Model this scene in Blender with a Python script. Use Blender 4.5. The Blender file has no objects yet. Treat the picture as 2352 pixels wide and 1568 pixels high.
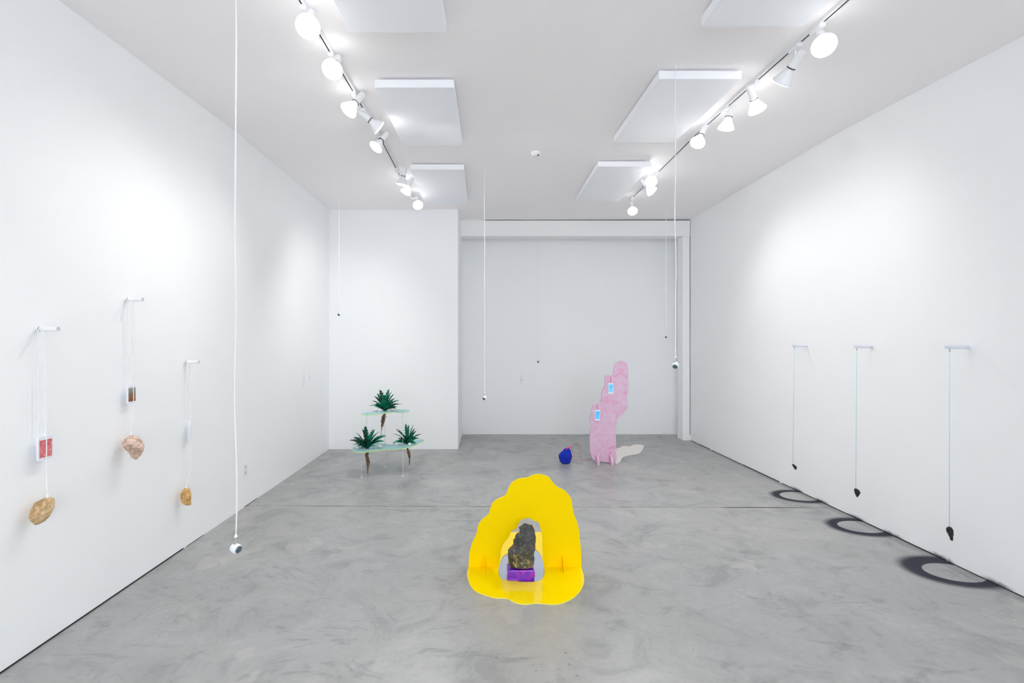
import bpy, bmesh, math, random
from mathutils import Vector, Matrix, noise
C = bpy.context.scene.collection
SC = bpy.context.scene
# ---------------------------------------------------------------- camera
H = 1.5                      # eye height in metres
F = 1111.0                   # focal length in pixels of the 2352 px wide frame
VX, VY = 1119.0, 784.0       # where the room's long axis vanishes
cam_d = bpy.data.cameras.new('camera')
cam_d.sensor_width = 36.0
cam_d.lens = F / 2352.0 * 36.0
cam_d.shift_x = (1176.0 - VX) / 2352.0
cam_d.clip_start = 0.05
cam = bpy.data.objects.new('camera', cam_d); C.objects.link(cam)
cam.location = (0, 0, H); cam.rotation_euler = (math.pi/2, 0, 0)
SC.camera = cam
# ---------------------------------------------------------------- world (overcast daylight through the shop front behind the camera)
w = bpy.data.worlds.new('daylight'); SC.world = w; w.use_nodes = True
w.node_tree.nodes['Background'].inputs[0].default_value = (0.90, 0.95, 1.0, 1)
w.node_tree.nodes['Background'].inputs[1].default_value = 4.0
SPOT_W = 33.0
BULB_E = 20.0
# ---------------------------------------------------------------- exposure
SC.view_settings.view_transform = 'Standard'
SC.view_settings.look = 'None'
SC.view_settings.exposure = 0.42
SC.view_settings.gamma = 1.0
SC.view_settings.use_curve_mapping = False
SC.cycles.max_bounces = 14
SC.cycles.diffuse_bounces = 10
SC.cycles.caustics_reflective = False
SC.cycles.caustics_refractive = False

# ---------------------------------------------------------------- helpers
def P(px, py, Z):                       # image point at depth Z (in eye heights) -> world
    return Vector(((px-VX)*Z/F*H, Z*H, H - (py-VY)*Z/F*H))
def on_z(px, py, z):                    # image point on the horizontal plane z (metres)
    Z = (H - z)/H * F/(py-VY)
    return P(px, py, Z)
def lin(c):
    c = c/255.0
    return c/12.92 if c <= 0.04045 else ((c+0.055)/1.055)**2.4
def rgb(r, g, b): return (lin(r), lin(g), lin(b), 1)

def obj(name, bm, m, parent=None, loc=None, smooth=False):
    me = bpy.data.meshes.new(name); bmesh.ops.recalc_face_normals(bm, faces=bm.faces[:])
    if smooth:
        for f in bm.faces: f.smooth = True
    bm.to_mesh(me); bm.free()
    if m: me.materials.append(m)
    o = bpy.data.objects.new(name, me); C.objects.link(o)
    if parent: o.parent = parent
    if loc is not None: o.location = loc
    return o
def thing(name, label, cat, loc=(0,0,0), rz=0, group=None):
    o = bpy.data.objects.new(name, None); C.objects.link(o)
    o.empty_display_size = 0.05
    o.location = loc; o.rotation_euler = (0,0,rz); o['label'] = label; o['category'] = cat
    if group: o['group'] = group
    return o
def tag(o, label, cat, group=None):
    o['label'] = label; o['category'] = cat
    if group: o['group'] = group
    return o
def struct(o, label=None):
    o['kind'] = 'structure'
    if label: o['label'] = label
    return o
def box(bm, x0, x1, y0, y1, z0, z1, bev=0):
    g = bmesh.ops.create_cube(bm, size=1)['verts']
    for v in g:
        v.co = Vector(((x0+x1)/2+v.co.x*(x1-x0), (y0+y1)/2+v.co.y*(y1-y0), (z0+z1)/2+v.co.z*(z1-z0)))
    if bev:
        es = {e for v in g for e in v.link_edges}
        bmesh.ops.bevel(bm, geom=list(es), offset=bev, segments=2, affect='EDGES', profile=0.6)
    return g
def tube(bm, pts, r, n=8, cap=True):
    pts = [Vector(p) for p in pts]; rings = []
    rr = r if isinstance(r, (list, tuple)) else [r]*len(pts)
    u = None
    for i, p in enumerate(pts):
        t = (pts[min(i+1, len(pts)-1)] - pts[max(i-1, 0)]).normalized()
        if u is None:
            u = t.orthogonal().normalized()
        u = (u - t*u.dot(t)).normalized(); v = t.cross(u)
        rings.append([bm.verts.new(p + (u*math.cos(a)+v*math.sin(a))*rr[i]) for a in [2*math.pi*k/n for k in range(n)]])
    for a, b in zip(rings, rings[1:]):
        for k in range(n): bm.faces.new((a[k], a[(k+1)%n], b[(k+1)%n], b[k]))
    if cap:
        bm.faces.new(rings[0]); bm.faces.new(rings[-1])
def lathe(bm, prof, n=24, M=None, cap=True):        # prof: (r, z) list round the z axis
    rings = []
    for r, z in prof:
        rings.append([bm.verts.new(Vector((r*math.cos(a), r*math.sin(a), z))) for a in [2*math.pi*k/n for k in range(n)]])
    for a, b in zip(rings, rings[1:]):
        for k in range(n): bm.faces.new((a[k], a[(k+1)%n], b[(k+1)%n], b[k]))
    if cap: bm.faces.new(rings[0]); bm.faces.new(rings[-1])
    if M is not None:
        for rg in rings:
            for v in rg: v.co = M @ v.co
def aim(loc, d):                                    # matrix: local +z -> d
    return Matrix.Translation(loc) @ Vector(d).to_track_quat('Z', 'Y').to_matrix().to_4x4()
def smooth_closed(pts, k=4):                        # Catmull-Rom through a closed outline
    out = []; n = len(pts)
    for i in range(n):
        p0, p1, p2, p3 = [Vector(pts[(i+j-1) % n]) for j in range(4)]
        for s in range(k):
            t = s/k
            out.append(0.5*((2*p1)+(p2-p0)*t+(2*p0-5*p1+4*p2-p3)*t*t+(3*p1-p0-3*p2+p3)*t**3))
    return out
def smooth_open(pts, k=6):
    pts = [Vector(p) for p in pts]; out = []
    for i in range(len(pts)-1):
        p0 = pts[max(i-1,0)]; p1 = pts[i]; p2 = pts[i+1]; p3 = pts[min(i+2,len(pts)-1)]
        for s in range(k):
            t = s/k
            out.append(0.5*((2*p1)+(p2-p0)*t+(2*p0-5*p1+4*p2-p3)*t*t+(3*p1-p0-3*p2+p3)*t**3))
    return out + [pts[-1]]
def sheet(bm, outer, hole, nrm, th, edge_slot=False):       # flat sheet with an outline (3D points), optional hole, extruded by th*nrm
    nrm = Vector(nrm)
    es = []
    def loop(pts):
        vs = [bm.verts.new(p) for p in pts]
        return [bm.edges.new((vs[i], vs[(i+1) % len(vs)])) for i in range(len(vs))]
    es += loop(outer)
    if hole: es += loop(hole)
    r = bmesh.ops.triangle_fill(bm, use_beauty=True, use_dissolve=False, edges=es, normal=nrm)
    fs = [g for g in r['geom'] if isinstance(g, bmesh.types.BMFace)]
    e = bmesh.ops.extrude_face_region(bm, geom=fs)
    for g in e['geom']:
        if isinstance(g, bmesh.types.BMVert): g.co += nrm*th
    if edge_slot:
        for f in bm.faces:
            f.normal_update()
            f.material_index = 1 if abs(f.normal.dot(nrm)) < .5 else 0

# ---------------------------------------------------------------- materials
def mat(name, col, rough=0.6, metal=0.0, **kw):
    m = bpy.data.materials.new(name); m.use_nodes = True
    b = m.node_tree.nodes['Principled BSDF']
    b.inputs['Base Color'].default_value = col
    b.inputs['Roughness'].default_value = rough
    b.inputs['Metallic'].default_value = metal
    for k, v in kw.items(): b.inputs[k.replace('_', ' ')].default_value = v
    return m
def nd(m, t, **kw):
    n = m.node_tree.nodes.new(t)
    for k, v in kw.items(): setattr(n, k, v)
    return n
def lk(m, a, b): m.node_tree.links.new(a, b)
def ramp(m, fac, stops):
    r = nd(m, 'ShaderNodeValToRGB'); e = r.color_ramp.elements
    while len(e) < len(stops): e.new(0.5)
    for el, (p, c) in zip(e, stops): el.position = p; el.color = c
    lk(m, fac, r.inputs[0]); return r.outputs[0]
def noise_n(m, vec, scale, detail=6, rough=0.6, dist=0.0):
    n = nd(m, 'ShaderNodeTexNoise'); n.inputs['Scale'].default_value = scale
    n.inputs['Detail'].default_value = detail; n.inputs['Roughness'].default_value = rough
    n.inputs['Distortion'].default_value = dist
    if vec is not None: lk(m, vec, n.inputs['Vector'])
    return n.outputs['Fac']
def mth(m, op, a, b=None, c=None, clamp=False):
    n = nd(m, 'ShaderNodeMath', operation=op, use_clamp=clamp)
    for i, x in enumerate((a, b, c)):
        if x is None: continue
        if isinstance(x, (int, float)): n.inputs[i].default_value = x
        else: lk(m, x, n.inputs[i])
    return n.outputs[0]
def sstep(m, x, a, b, lo=0.0, hi=1.0):
    n = nd(m, 'ShaderNodeMapRange', interpolation_type='SMOOTHSTEP')
    lk(m, x, n.inputs[0])
    for i, v in zip((1, 2, 3, 4), (a, b, lo, hi)): n.inputs[i].default_value = v
    return n.outputs[0]
def mixc(m, f, a, b, mode='MIX'):
    n = nd(m, 'ShaderNodeMix', data_type='RGBA', blend_type=mode)
    if isinstance(f, (int, float)): n.inputs[0].default_value = f
    else: lk(m, f, n.inputs[0])
    for i, x in ((6, a), (7, b)):
        if isinstance(x, tuple): n.inputs[i].default_value = x
        else: lk(m, x, n.inputs[i])
    return n.outputs[2]
def bump(m, h, strength, dist=0.01):
    n = nd(m, 'ShaderNodeBump'); n.inputs['Strength'].default_value = strength; n.inputs['Distance'].default_value = dist
    lk(m, h, n.inputs['Height']); lk(m, n.outputs[0], m.node_tree.nodes['Principled BSDF'].inputs['Normal'])
def bs(m): return m.node_tree.nodes['Principled BSDF']
def pos(m): return nd(m, 'ShaderNodeNewGeometry').outputs['Position']
def objco(m): return nd(m, 'ShaderNodeTexCoord').outputs['Object']

RINGS = [(3.03, 3.143, .170, .131, 3.162, .258, .212),
         (3.03, 3.919, .170, .128, 3.917, .235, .190),
         (3.03, 4.690, .176, .136, 4.690, .240, .190)]

SCUFFS = [(P(1198, 872, 5.216).x, 7.824, P(1198, 872, 5.216).z, .035, .5), (-2.2, P(697, 872, 3.862).y, P(697, 872, 3.862).z, .05, .4), (-2.2, P(712, 866, 4.0).y, P(712, 866, 4.0).z, .03, .4)]
def wall_paint(name, base, spray=False):
    m = mat(name, base, 0.75)
    p = pos(m)
    f = noise_n(m, p, 1.3, 4, .6)
    col = mixc(m, mth(m, 'MULTIPLY', f, 0.10), base, rgb(196, 200, 205))
    for (sx, sy, sz, rr, k_) in SCUFFS:
        vm = nd(m, 'ShaderNodeVectorMath', operation='SUBTRACT'); lk(m, p, vm.inputs[0]); vm.inputs[1].default_value = (sx, sy, sz)
        ms = nd(m, 'ShaderNodeVectorMath', operation='MULTIPLY'); lk(m, vm.outputs[0], ms.inputs[0]); ms.inputs[1].default_value = (1, 1, .35)
        ln = nd(m, 'ShaderNodeVectorMath', operation='LENGTH'); lk(m, ms.outputs[0], ln.inputs[0])
        kk = mth(m, 'MULTIPLY', sstep(m, ln.outputs['Value'], rr*.3, rr, 1, 0), sstep(m, noise_n(m, p, 30, 4), .45, .62))
        col = mixc(m, mth(m, 'MULTIPLY', kk, k_), col, rgb(150, 152, 156))
    if spray:                        # overspray of the black rings onto the foot of the wall
        s = nd(m, 'ShaderNodeSeparateXYZ'); lk(m, p, s.inputs[0])
        tot = None
        for (cx, cy, rx, ry, oy, orx, ory) in RINGS:
            d = mth(m, 'ABSOLUTE', mth(m, 'SUBTRACT', s.outputs[1], oy))
            k = mth(m, 'MULTIPLY', sstep(m, d, .07, .14), sstep(m, d, .20, .30, 1, 0))
            tot = k if tot is None else mth(m, 'ADD', tot, k)
        nz = noise_n(m, p, 40, 3)
        z = mth(m, 'SUBTRACT', s.outputs[2], mth(m, 'MULTIPLY', nz, 0.03))
        k = mth(m, 'MULTIPLY', tot, sstep(m, z, -.012, .018, 1, 0), clamp=True)
        col = mixc(m, mth(m, 'MULTIPLY', k, .85), col, rgb(45, 45, 52))
    lk(m, col, bs(m).inputs['Base Color'])
    bump(m, noise_n(m, p, 140, 2), .05, .002)
    return m
WHITE = rgb(246, 247, 248)
M_WALL = wall_paint('wall_paint', WHITE)
M_WALLR = wall_paint('wall_paint_right', WHITE, True)
M_CEIL = wall_paint('ceiling_paint', rgb(253, 250, 251))
M_BEAM = wall_paint('beam_paint', rgb(244, 245, 245))
M_PANEL = wall_paint('panel_paint', rgb(249, 250, 255))
M_DARK = mat('dark_gap', rgb(38, 38, 42), .9)
M_WP = mat('white_plastic', rgb(238, 239, 241), .35)
M_CORD = mat('white_cord', rgb(240, 240, 243), .5)
M_METAL = mat('pale_metal', rgb(200, 202, 206), .25, 1.0)
M_CLEAR = mat('clear_acrylic', (0.93, 0.96, 0.96, 1), .04, 0.0, Transmission_Weight=0.92, IOR=1.2)
M_BLACK = mat('black_plastic', rgb(22, 22, 24), .4)

def floor_mat():
    m = mat('polished_concrete', rgb(165, 166, 166), .32)
    p = pos(m)
    s = nd(m, 'ShaderNodeSeparateXYZ'); lk(m, p, s.inputs[0]); X, Y = s.outputs[0], s.outputs[1]
    big = noise_n(m, p, .75, 5, .55, .6)
    mid = noise_n(m, p, 2.6, 9, .68, 1.2)
    fine = noise_n(m, p, 26, 8, .75, .3)
    c = ramp(m, big, [(.30, rgb(160, 162, 162)), (.5, rgb(175, 175, 175)), (.70, rgb(189, 188, 188))])
    c2 = ramp(m, mid, [(.34, rgb(128, 131, 132)), (.46, rgb(172, 173, 172)), (.58, rgb(184, 183, 183)), (.72, rgb(212, 210, 209))])
    col = mixc(m, .62, c, c2)
    c3 = ramp(m, fine, [(.30, rgb(150, 150, 150)), (.5, rgb(180, 180, 180)), (.7, rgb(198, 198, 198))])
    col = mixc(m, .25, col, c3)
    # darker hand-trowelled blotches
    mp = nd(m, 'ShaderNodeMapping'); mp.inputs['Rotation'].default_value = (0, 0, .5); mp.inputs['Scale'].default_value = (1.0, 2.2, 1)
    lk(m, p, mp.inputs[0])
    b2 = noise_n(m, mp.outputs[0], 1.9, 10, .75, 1.8)
    k = sstep(m, b2, .53, .68)
    col = mixc(m, mth(m, 'MULTIPLY', k, .6), col, rgb(128, 132, 133))
    # pale patches with defined edges
    v = nd(m, 'ShaderNodeTexVoronoi'); v.inputs['Scale'].default_value = 1.5
    ad = nd(m, 'ShaderNodeVectorMath', operation='ADD'); nn = nd(m, 'ShaderNodeTexNoise'); nn.inputs['Scale'].default_value = 2.2; nn.inputs['Detail'].default_value = 5
    lk(m, p, nn.inputs['Vector']); lk(m, p, ad.inputs[0]); lk(m, nn.outputs['Color'], ad.inputs[1]); lk(m, ad.outputs[0], v.inputs['Vector'])
    k = sstep(m, v.outputs['Distance'], .20, .235, 1, 0)
    col = mixc(m, mth(m, 'MULTIPLY', k, .24), col, rgb(216, 212, 208))
    # warm tint drift
    wt = noise_n(m, p, .6, 3, .5)
    col = mixc(m, mth(m, 'MULTIPLY', sstep(m, wt, .45, .65), .10), col, rgb(186, 172, 160))
    # small pits
    pv = nd(m, 'ShaderNodeTexVoronoi'); pv.inputs['Scale'].default_value = 5.0; lk(m, p, pv.inputs['Vector'])
    k = sstep(m, pv.outputs['Distance'], .02, .05, 1, 0)
    col = mixc(m, mth(m, 'MULTIPLY', k, .35), col, rgb(105, 105, 108))
    # joint edge staining
    dj = mth(m, 'ABSOLUTE', mth(m, 'SUBTRACT', mth(m, 'ADD', Y, mth(m, 'MULTIPLY', X, .0107)), 4.397))
    jn = noise_n(m, p, 3.5, 3)
    k = mth(m, 'MULTIPLY', sstep(m, dj, .004, .02, 1, 0), sstep(m, jn, .4, .65))
    col = mixc(m, mth(m, 'MULTIPLY', k, .6), col, rgb(95, 92, 84))
    k = mth(m, 'MULTIPLY', mth(m, 'MULTIPLY', sstep(m, dj, .006, .016, 1, 0), sstep(m, X, 2.05, 2.2)), sstep(m, X, 2.6, 2.85, 1, 0))
    col = mixc(m, mth(m, 'MULTIPLY', k, .9), col, rgb(84, 78, 62))
    # worn strip along the foot of the right wall
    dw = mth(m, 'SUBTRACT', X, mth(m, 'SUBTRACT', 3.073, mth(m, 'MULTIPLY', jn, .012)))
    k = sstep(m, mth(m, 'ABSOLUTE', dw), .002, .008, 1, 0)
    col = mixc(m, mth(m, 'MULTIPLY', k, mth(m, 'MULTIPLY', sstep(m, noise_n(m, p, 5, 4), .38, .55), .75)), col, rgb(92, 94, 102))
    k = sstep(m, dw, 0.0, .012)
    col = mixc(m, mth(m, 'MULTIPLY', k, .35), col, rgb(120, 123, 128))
    # sprayed black rings: crisp stencilled inside, dusty outside
    tot = None
    for (cx, cy, rx, ry, oy, orx, ory) in RINGS:
        def ell(y0, a, b):
            return mth(m, 'SQRT', mth(m, 'ADD', mth(m, 'POWER', mth(m, 'DIVIDE', mth(m, 'SUBTRACT', X, cx), a), 2),
                                      mth(m, 'POWER', mth(m, 'DIVIDE', mth(m, 'SUBTRACT', Y, y0), b), 2)))
        i = sstep(m, ell(cy, rx, ry), .97, 1.02)
        od = mth(m, 'ADD', ell(oy, orx, ory), mth(m, 'MULTIPLY', mth(m, 'SUBTRACT', noise_n(m, p, 220, 2), .5), .35))
        o = sstep(m, od, .96, 1.26, 1, 0)
        k = mth(m, 'MULTIPLY', i, o)
        tot = k if tot is None else mth(m, 'MAXIMUM', tot, k)
    col = mixc(m, mth(m, 'MULTIPLY', tot, .97), col, rgb(72, 73, 84))
    # two small rust-red dots near the front
    for (qx, qy, c) in ((1140, 1510, rgb(150, 90, 90)), (1299, 1499, rgb(120, 120, 124)), (1325, 1551, rgb(125, 125, 128)), (1308, 1525, rgb(130, 130, 132))):
        q = on_z(qx, qy, 0)
        d = mth(m, 'SQRT', mth(m, 'ADD', mth(m, 'POWER', mth(m, 'SUBTRACT', X, q.x), 2), mth(m, 'POWER', mth(m, 'SUBTRACT', Y, q.y), 2)))
        col = mixc(m, mth(m, 'MULTIPLY', sstep(m, d, .004, .009, 1, 0), .7), col, c)
    col = mixc(m, 1.0, col, (.79, .80, .785, 1), 'MULTIPLY')
    lk(m, col, bs(m).inputs['Base Color'])
    lk(m, ramp(m, mid, [(.3, (.42, .42, .42, 1)), (.7, (.26, .26, .26, 1))]), bs(m).inputs['Roughness'])
    lk(m, mth(m, 'MULTIPLY', mth(m, 'SUBTRACT', 1.0, tot), .5), bs(m).inputs['Specular IOR Level'])
    bump(m, mth(m, 'ADD', mth(m, 'MULTIPLY', fine, .3), mid), .06, .004)
    return m
M_FLOOR = floor_mat()

# ---------------------------------------------------------------- room shell
XL = -2.2
YB, YC, YN = 7.824, 7.341, 6.741        # back wall, beam front, left nib wall front
YF = -4.0
XN = (1052-VX)/247.0*H                  # right end of the nib wall
def xr(y): return (2.1222 - .01296*y/H)*H    # right wall runs in very slightly
def cz(x, y):                            # ceiling height: rises gently to a fold, then nearly level
    t = (x - XL)/(3.1-XL)
    zb = 3.334 + .024*t
    if y >= 4.27: return zb + .0*(y-4.27)
    return zb - (4.27-y)*.046
# floor: sunken base with two slabs and a saw-cut joint between them
bm = bmesh.new(); box(bm, XL-.15, 3.35, YF, YB+.15, -.12, -.02)
fl = struct(obj('floor', bm, M_DARK))
rng = random.Random(4)
def jy(x): return 4.397 - .0107*x
bm = bmesh.new()
N = 120; top = []; 
xs = [XL-.15 + (3.35-XL+.15)*i/N for i in range(N+1)]
front = [jy(x) - (.0022 + .0016*rng.random() + (.003 if 2.15 < x < 2.7 else 0)) for x in xs]
rear = [jy(x) + (.0018 + .0012*rng.random()) for x in xs]
def slab(edge, yfar):
    bm = bmesh.new()
    a = [bm.verts.new((x, y, 0)) for x, y in zip(xs, edge)]
    b = [bm.verts.new((x, yfar, 0)) for x in xs]
    a2 = [bm.verts.new((x, y, -.02)) for x, y in zip(xs, edge)]
    b2 = [bm.verts.new((x, yfar, -.02)) for x in xs]
    for i in range(N):
        bm.faces.new((a[i], a[i+1], b[i+1], b[i])); bm.faces.new((a2[i], a2[i+1], a[i+1], a[i]))
        bm.faces.new((b2[i], b2[i+1], b[i+1], b[i]))
    return bm
obj('slab', slab(front, YF), M_FLOOR, fl)
obj('slab', slab(rear, YB+.15), M_FLOOR, fl)
# left wall, with a dark strip standing in for the shaded gap at its foot
bm = bmesh.new(); box(bm, XL-.15, XL, YF, YB+.15, 0, 3.5)
struct(obj('wall_left', bm, M_WALL))
bm = bmesh.new(); box(bm, XL-.001, XL+.003, YF, 3.50, 0.0005, .0075)
box(bm, XL-.001, XL+.003, 3.54, 3.75, 0.0005, .003); box(bm, XL-.001, XL+.003, 4.38, 4.62, 0.0005, .004)
struct(obj('gap_shade_left', bm, M_DARK))
# right wall
bm = bmesh.new(); g = box(bm, 0, 1, 0, 1, 0, 3.6)
for v in g:
    y = YF if v.co.y < .5 else YB+.15
    v.co.x = xr(y) + (.15 if v.co.x > .5 else 0); v.co.y = y
struct(obj('wall_right', bm, M_WALLR))
bm = bmesh.new()
rng = random.Random(2); y = YF
while y < YC-.02:
    L = rng.uniform(.25, .9); y2 = min(y+L, YC-.02); h = rng.uniform(.004, .009)
    g = box(bm, 0, 1, y, y2, .0005, h)
    for v in g: v.co.x = xr(v.co.y) + (.001 if v.co.x > .5 else -.003)
    y = y2 + rng.choice((0, 0, .02, .05))
struct(obj('gap_shade_right', bm, M_DARK))  # dark strips in place of the shaded gap under the right wall
bm = bmesh.new(); box(bm, XL-.15, 3.4, YB, YB+.15, 0, 3.5)
struct(obj('wall_back', bm, M_WALL))
bm = bmesh.new(); box(bm, XL, XN, YN, YB, 0, 3.5)
struct(obj('wall_back_nib', bm, M_WALL))
# front wall with the shop-front opening, behind the camera
bm = bmesh.new()
box(bm, XL-.15, XL+.5, YF-.15, YF, 0, 3.3); box(bm, 2.7, 3.5, YF-.15, YF, 0, 3.3)
box(bm, XL+.5, 2.7, YF-.15, YF, 0, .25); box(bm, XL+.5, 2.7, YF-.15, YF, 2.75, 3.3)
struct(obj('wall_front', bm, M_WALL))
# ceiling (folded sheet with thickness)
bm = bmesh.new()
ys = [YF-.15, 4.27, YB+.15]; X2 = [XL-.15, 3.5]
lo = [[bm.verts.new((x, y, cz(x, y))) for x in X2] for y in ys]
hi = [[bm.verts.new((x, y, 3.75)) for x in X2] for y in ys]
for i in range(2):
    bm.faces.new((lo[i][0], lo[i][1], lo[i+1][1], lo[i+1][0])); bm.faces.new((hi[i][0], hi[i][1], hi[i+1][1], hi[i+1][0]))
    for k in (0, 1): bm.faces.new((lo[i][k], lo[i+1][k], hi[i+1][k], hi[i][k]))
for i in (0, 2): bm.faces.new((lo[i][0], lo[i][1], hi[i][1], hi[i][0]))
struct(obj('ceiling', bm, M_CEIL))
# beam across the alcove and the column at its right end
zbm = H + 242*YC/F
XC = (1568-VX)/227.0*H
bm = bmesh.new(); box(bm, XN, xr(YC)-.010, YC, YC+.21, zbm, cz(0, 7)+.0+.004, .004)
struct(obj('trim_1', bm, M_BEAM), 'white beam across the top of the alcove opening')
bm = bmesh.new(); box(bm, XC, xr(YC)-.016, YC, YC+.19, .06, zbm, .004)
struct(obj('trim_2', bm, M_BEAM), 'white column at the right end of the alcove')
bm = bmesh.new(); box(bm, XC-.003, xr(YC), YC-.003, YC+.193, .0, .08, .002)
struct(obj('trim_5', bm, M_BEAM))
bm = bmesh.new(); box(bm, xr(YC)-.016, xr(YC), YC+.06, YC+.10, .08, zbm)
struct(obj('groove_shade', bm, M_DARK))  # dark strip that puts shade into the groove beside the column
bm = bmesh.new(); box(bm, XN+.35, xr(YC)-.02, YC-.0015, YC+.02, cz(1, 7)-.012, cz(1, 7)-.004)
struct(obj('trim_4', bm, M_DARK))

# ---------------------------------------------------------------- ceiling panels
def panel(x0, x1, y0, y1, label, sk=0):
    cx, cy = (x0+x1)/2, (y0+y1)/2
    z = cz(cx, cy)
    slope = .046 if y1 <= 4.6 else 0.0
    t = thing('ceiling_panel', label, 'ceiling panel', (cx, cy, z), group='white panels on the ceiling')
    t.rotation_euler = (math.atan(slope), 0, sk)
    bm = bmesh.new(); box(bm, x0-cx, x1-cx, y0-cy, y1-cy, -.068, -.014, .003)
    obj('board', bm, M_PANEL, t)
    bm = bmesh.new(); box(bm, x0-cx+.06, x1-cx-.06, y0-cy+.06, y1-cy-.06, -.016, .004)
    obj('mounting_frame', bm, M_CEIL, t)
panel(-.762, -.226, 1.55, 2.66, 'white ceiling panel cut off by the top edge, left of centre')
panel(-.765, -.226, 3.29, 4.40, 'white ceiling panel, middle one of the left row')
panel(-.80, -.245, 4.99, 6.22, 'white ceiling panel, farthest of the left row', math.radians(.6))
panel(1.16, 1.71, 1.55, 2.62, 'white ceiling panel cut off by the top edge, right of centre')
panel(1.135, 1.68, 3.19, 4.34, 'white ceiling panel, middle one of the right row')
panel(1.13, 1.675, 4.93, 6.15, 'white ceiling panel, farthest of the right row')

# ---------------------------------------------------------------- lighting tracks
M_EMIT = mat('lit_bulb', (1, 1, 1, 1), .4, Emission_Color=(1, .99, .97, 1), Emission_Strength=BULB_E)
M_BULBW = mat('bulb_glass', rgb(246, 246, 248), .25, Emission_Color=(1, .99, .97, 1), Emission_Strength=3.2)
M_BULBD = mat('bulb_glass_dim', rgb(236, 237, 242), .25)
M_RAIL = mat('track_enamel', rgb(232, 233, 236), .4)
LEFTH = [  # (px, py, drop below camera-height plane in H, target, label, watts factor)
 (707, 62, 1.055, (-.5, .5, .6), 'track light nearest the camera on the left track, its bulb facing the viewer', 1.0),
 (763, 160, 1.075, (-.9, .6, .5), 'second glaring bulb along the left track, above the near ceiling panel', 1.0),
 (800, 254, 1.09, (-2.2, 2.5, 1.0), 'left-track spotlight third from the camera, bulb tipped down at the left wall', .75),
 (871, 294, 1.125, (1.24, 4.9, 1.65), 'left-track spotlight seen edge-on as a thin slanting disc', 1.3),
 (863, 338, 1.115, (-2.2, 3.2, 1.0), 'left-track spotlight just beyond the edge-on one, tipped to the left wall', .75),
 (923, 424, 1.11, (-1.45, 5.5, .4), 'left-track spotlight pointing down at the plants, upper of a close pair', .9),
 (931, 443, 1.10, (-2.2, 6.3, 1.2), 'left-track spotlight tucked under its neighbour near the far end', .9),
 (960, 471, 1.10, (.2, 2.9, .3), 'glaring bulb at the far end of the left track', 1.0)]
RIGHTH = [
 (1893, 105, 1.06, (.7, .4, .5), 'glaring bulb nearest the camera on the right track', 1.0),
 (1795, 190, 1.08, (.9, 6.0, .5), 'right-track spotlight seen from behind in grey shade, second from the camera', .9),
 (1740, 254, 1.09, (3.12, 4.4, 1.6), 'white spotlight on the right track tipped toward the right wall', .5),
 (1667, 296, 1.11, (1.3, 4.4, 0), 'right-track spotlight hanging straight down, fourth from the camera', .7),
 (1602, 328, 1.11, (.1, 2.9, .3), 'right-track spotlight tipped left, just before the long gap in the row', 1.0),
 (1496, 417, 1.13, (.7, 1.2, .4), 'starry glaring bulb in the far half of the right track', 1.0),
 (1498, 440, 1.11, (3.1, 4.6, 1.3), 'spotlight hanging directly under the starry bulb on the right track', .8),
 (1453, 485, 1.09, (1.3, 3.6, .1), 'small glaring bulb at the far end of the right track', .8)]
def make_track(x, y1, heads, side):
    y0 = YF+.6
    t = thing('lighting_track', 'long white lighting track on the ceiling, %s of the two' % side, 'lighting track', (x, (y0+y1)/2, cz(x, (y0+y1)/2)))
    def bend(bm):
        for v in bm.verts:
            yy = v.co.y + (y0+y1)/2
            v.co.z += cz(x, yy) - cz(x, (y0+y1)/2)
    c = (y0+y1)/2
    bm = bmesh.new()
    cuts = [y0, 4.27, y1]
    for a, b in zip(cuts, cuts[1:]):
        box(bm, -.018, .018, a-c, b-c, -.022, 0.002)
    bend(bm); obj('rail', bm, M_RAIL, t)
    hy = sorted(h[0] for h in heads)
    # dark contact slot under the rail, interrupted where a head is clipped in
    seg = []; a = y0+.03
    for y in hy:
        if y-.055 > a: seg.append((a, y-.055))
        a = y+.055
    if y1-.02 > a: seg.append((a, y1-.02))
    for a, b in seg:
        bm = bmesh.new()
        for p, q in ((a, min(b, 4.27)), (max(a, 4.27), b)):
            if q > p: box(bm, -.0035, .0035, p-c, q-c, -.0235, -.021)
        bend(bm); obj('contact_slot', bm, M_DARK, t)
    bm = bmesh.new(); box(bm, -.021, .021, y1-c-.03, y1-c+.004, -.025, .001, .002); bend(bm); obj('end_cap', bm, M_WP, t)
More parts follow.
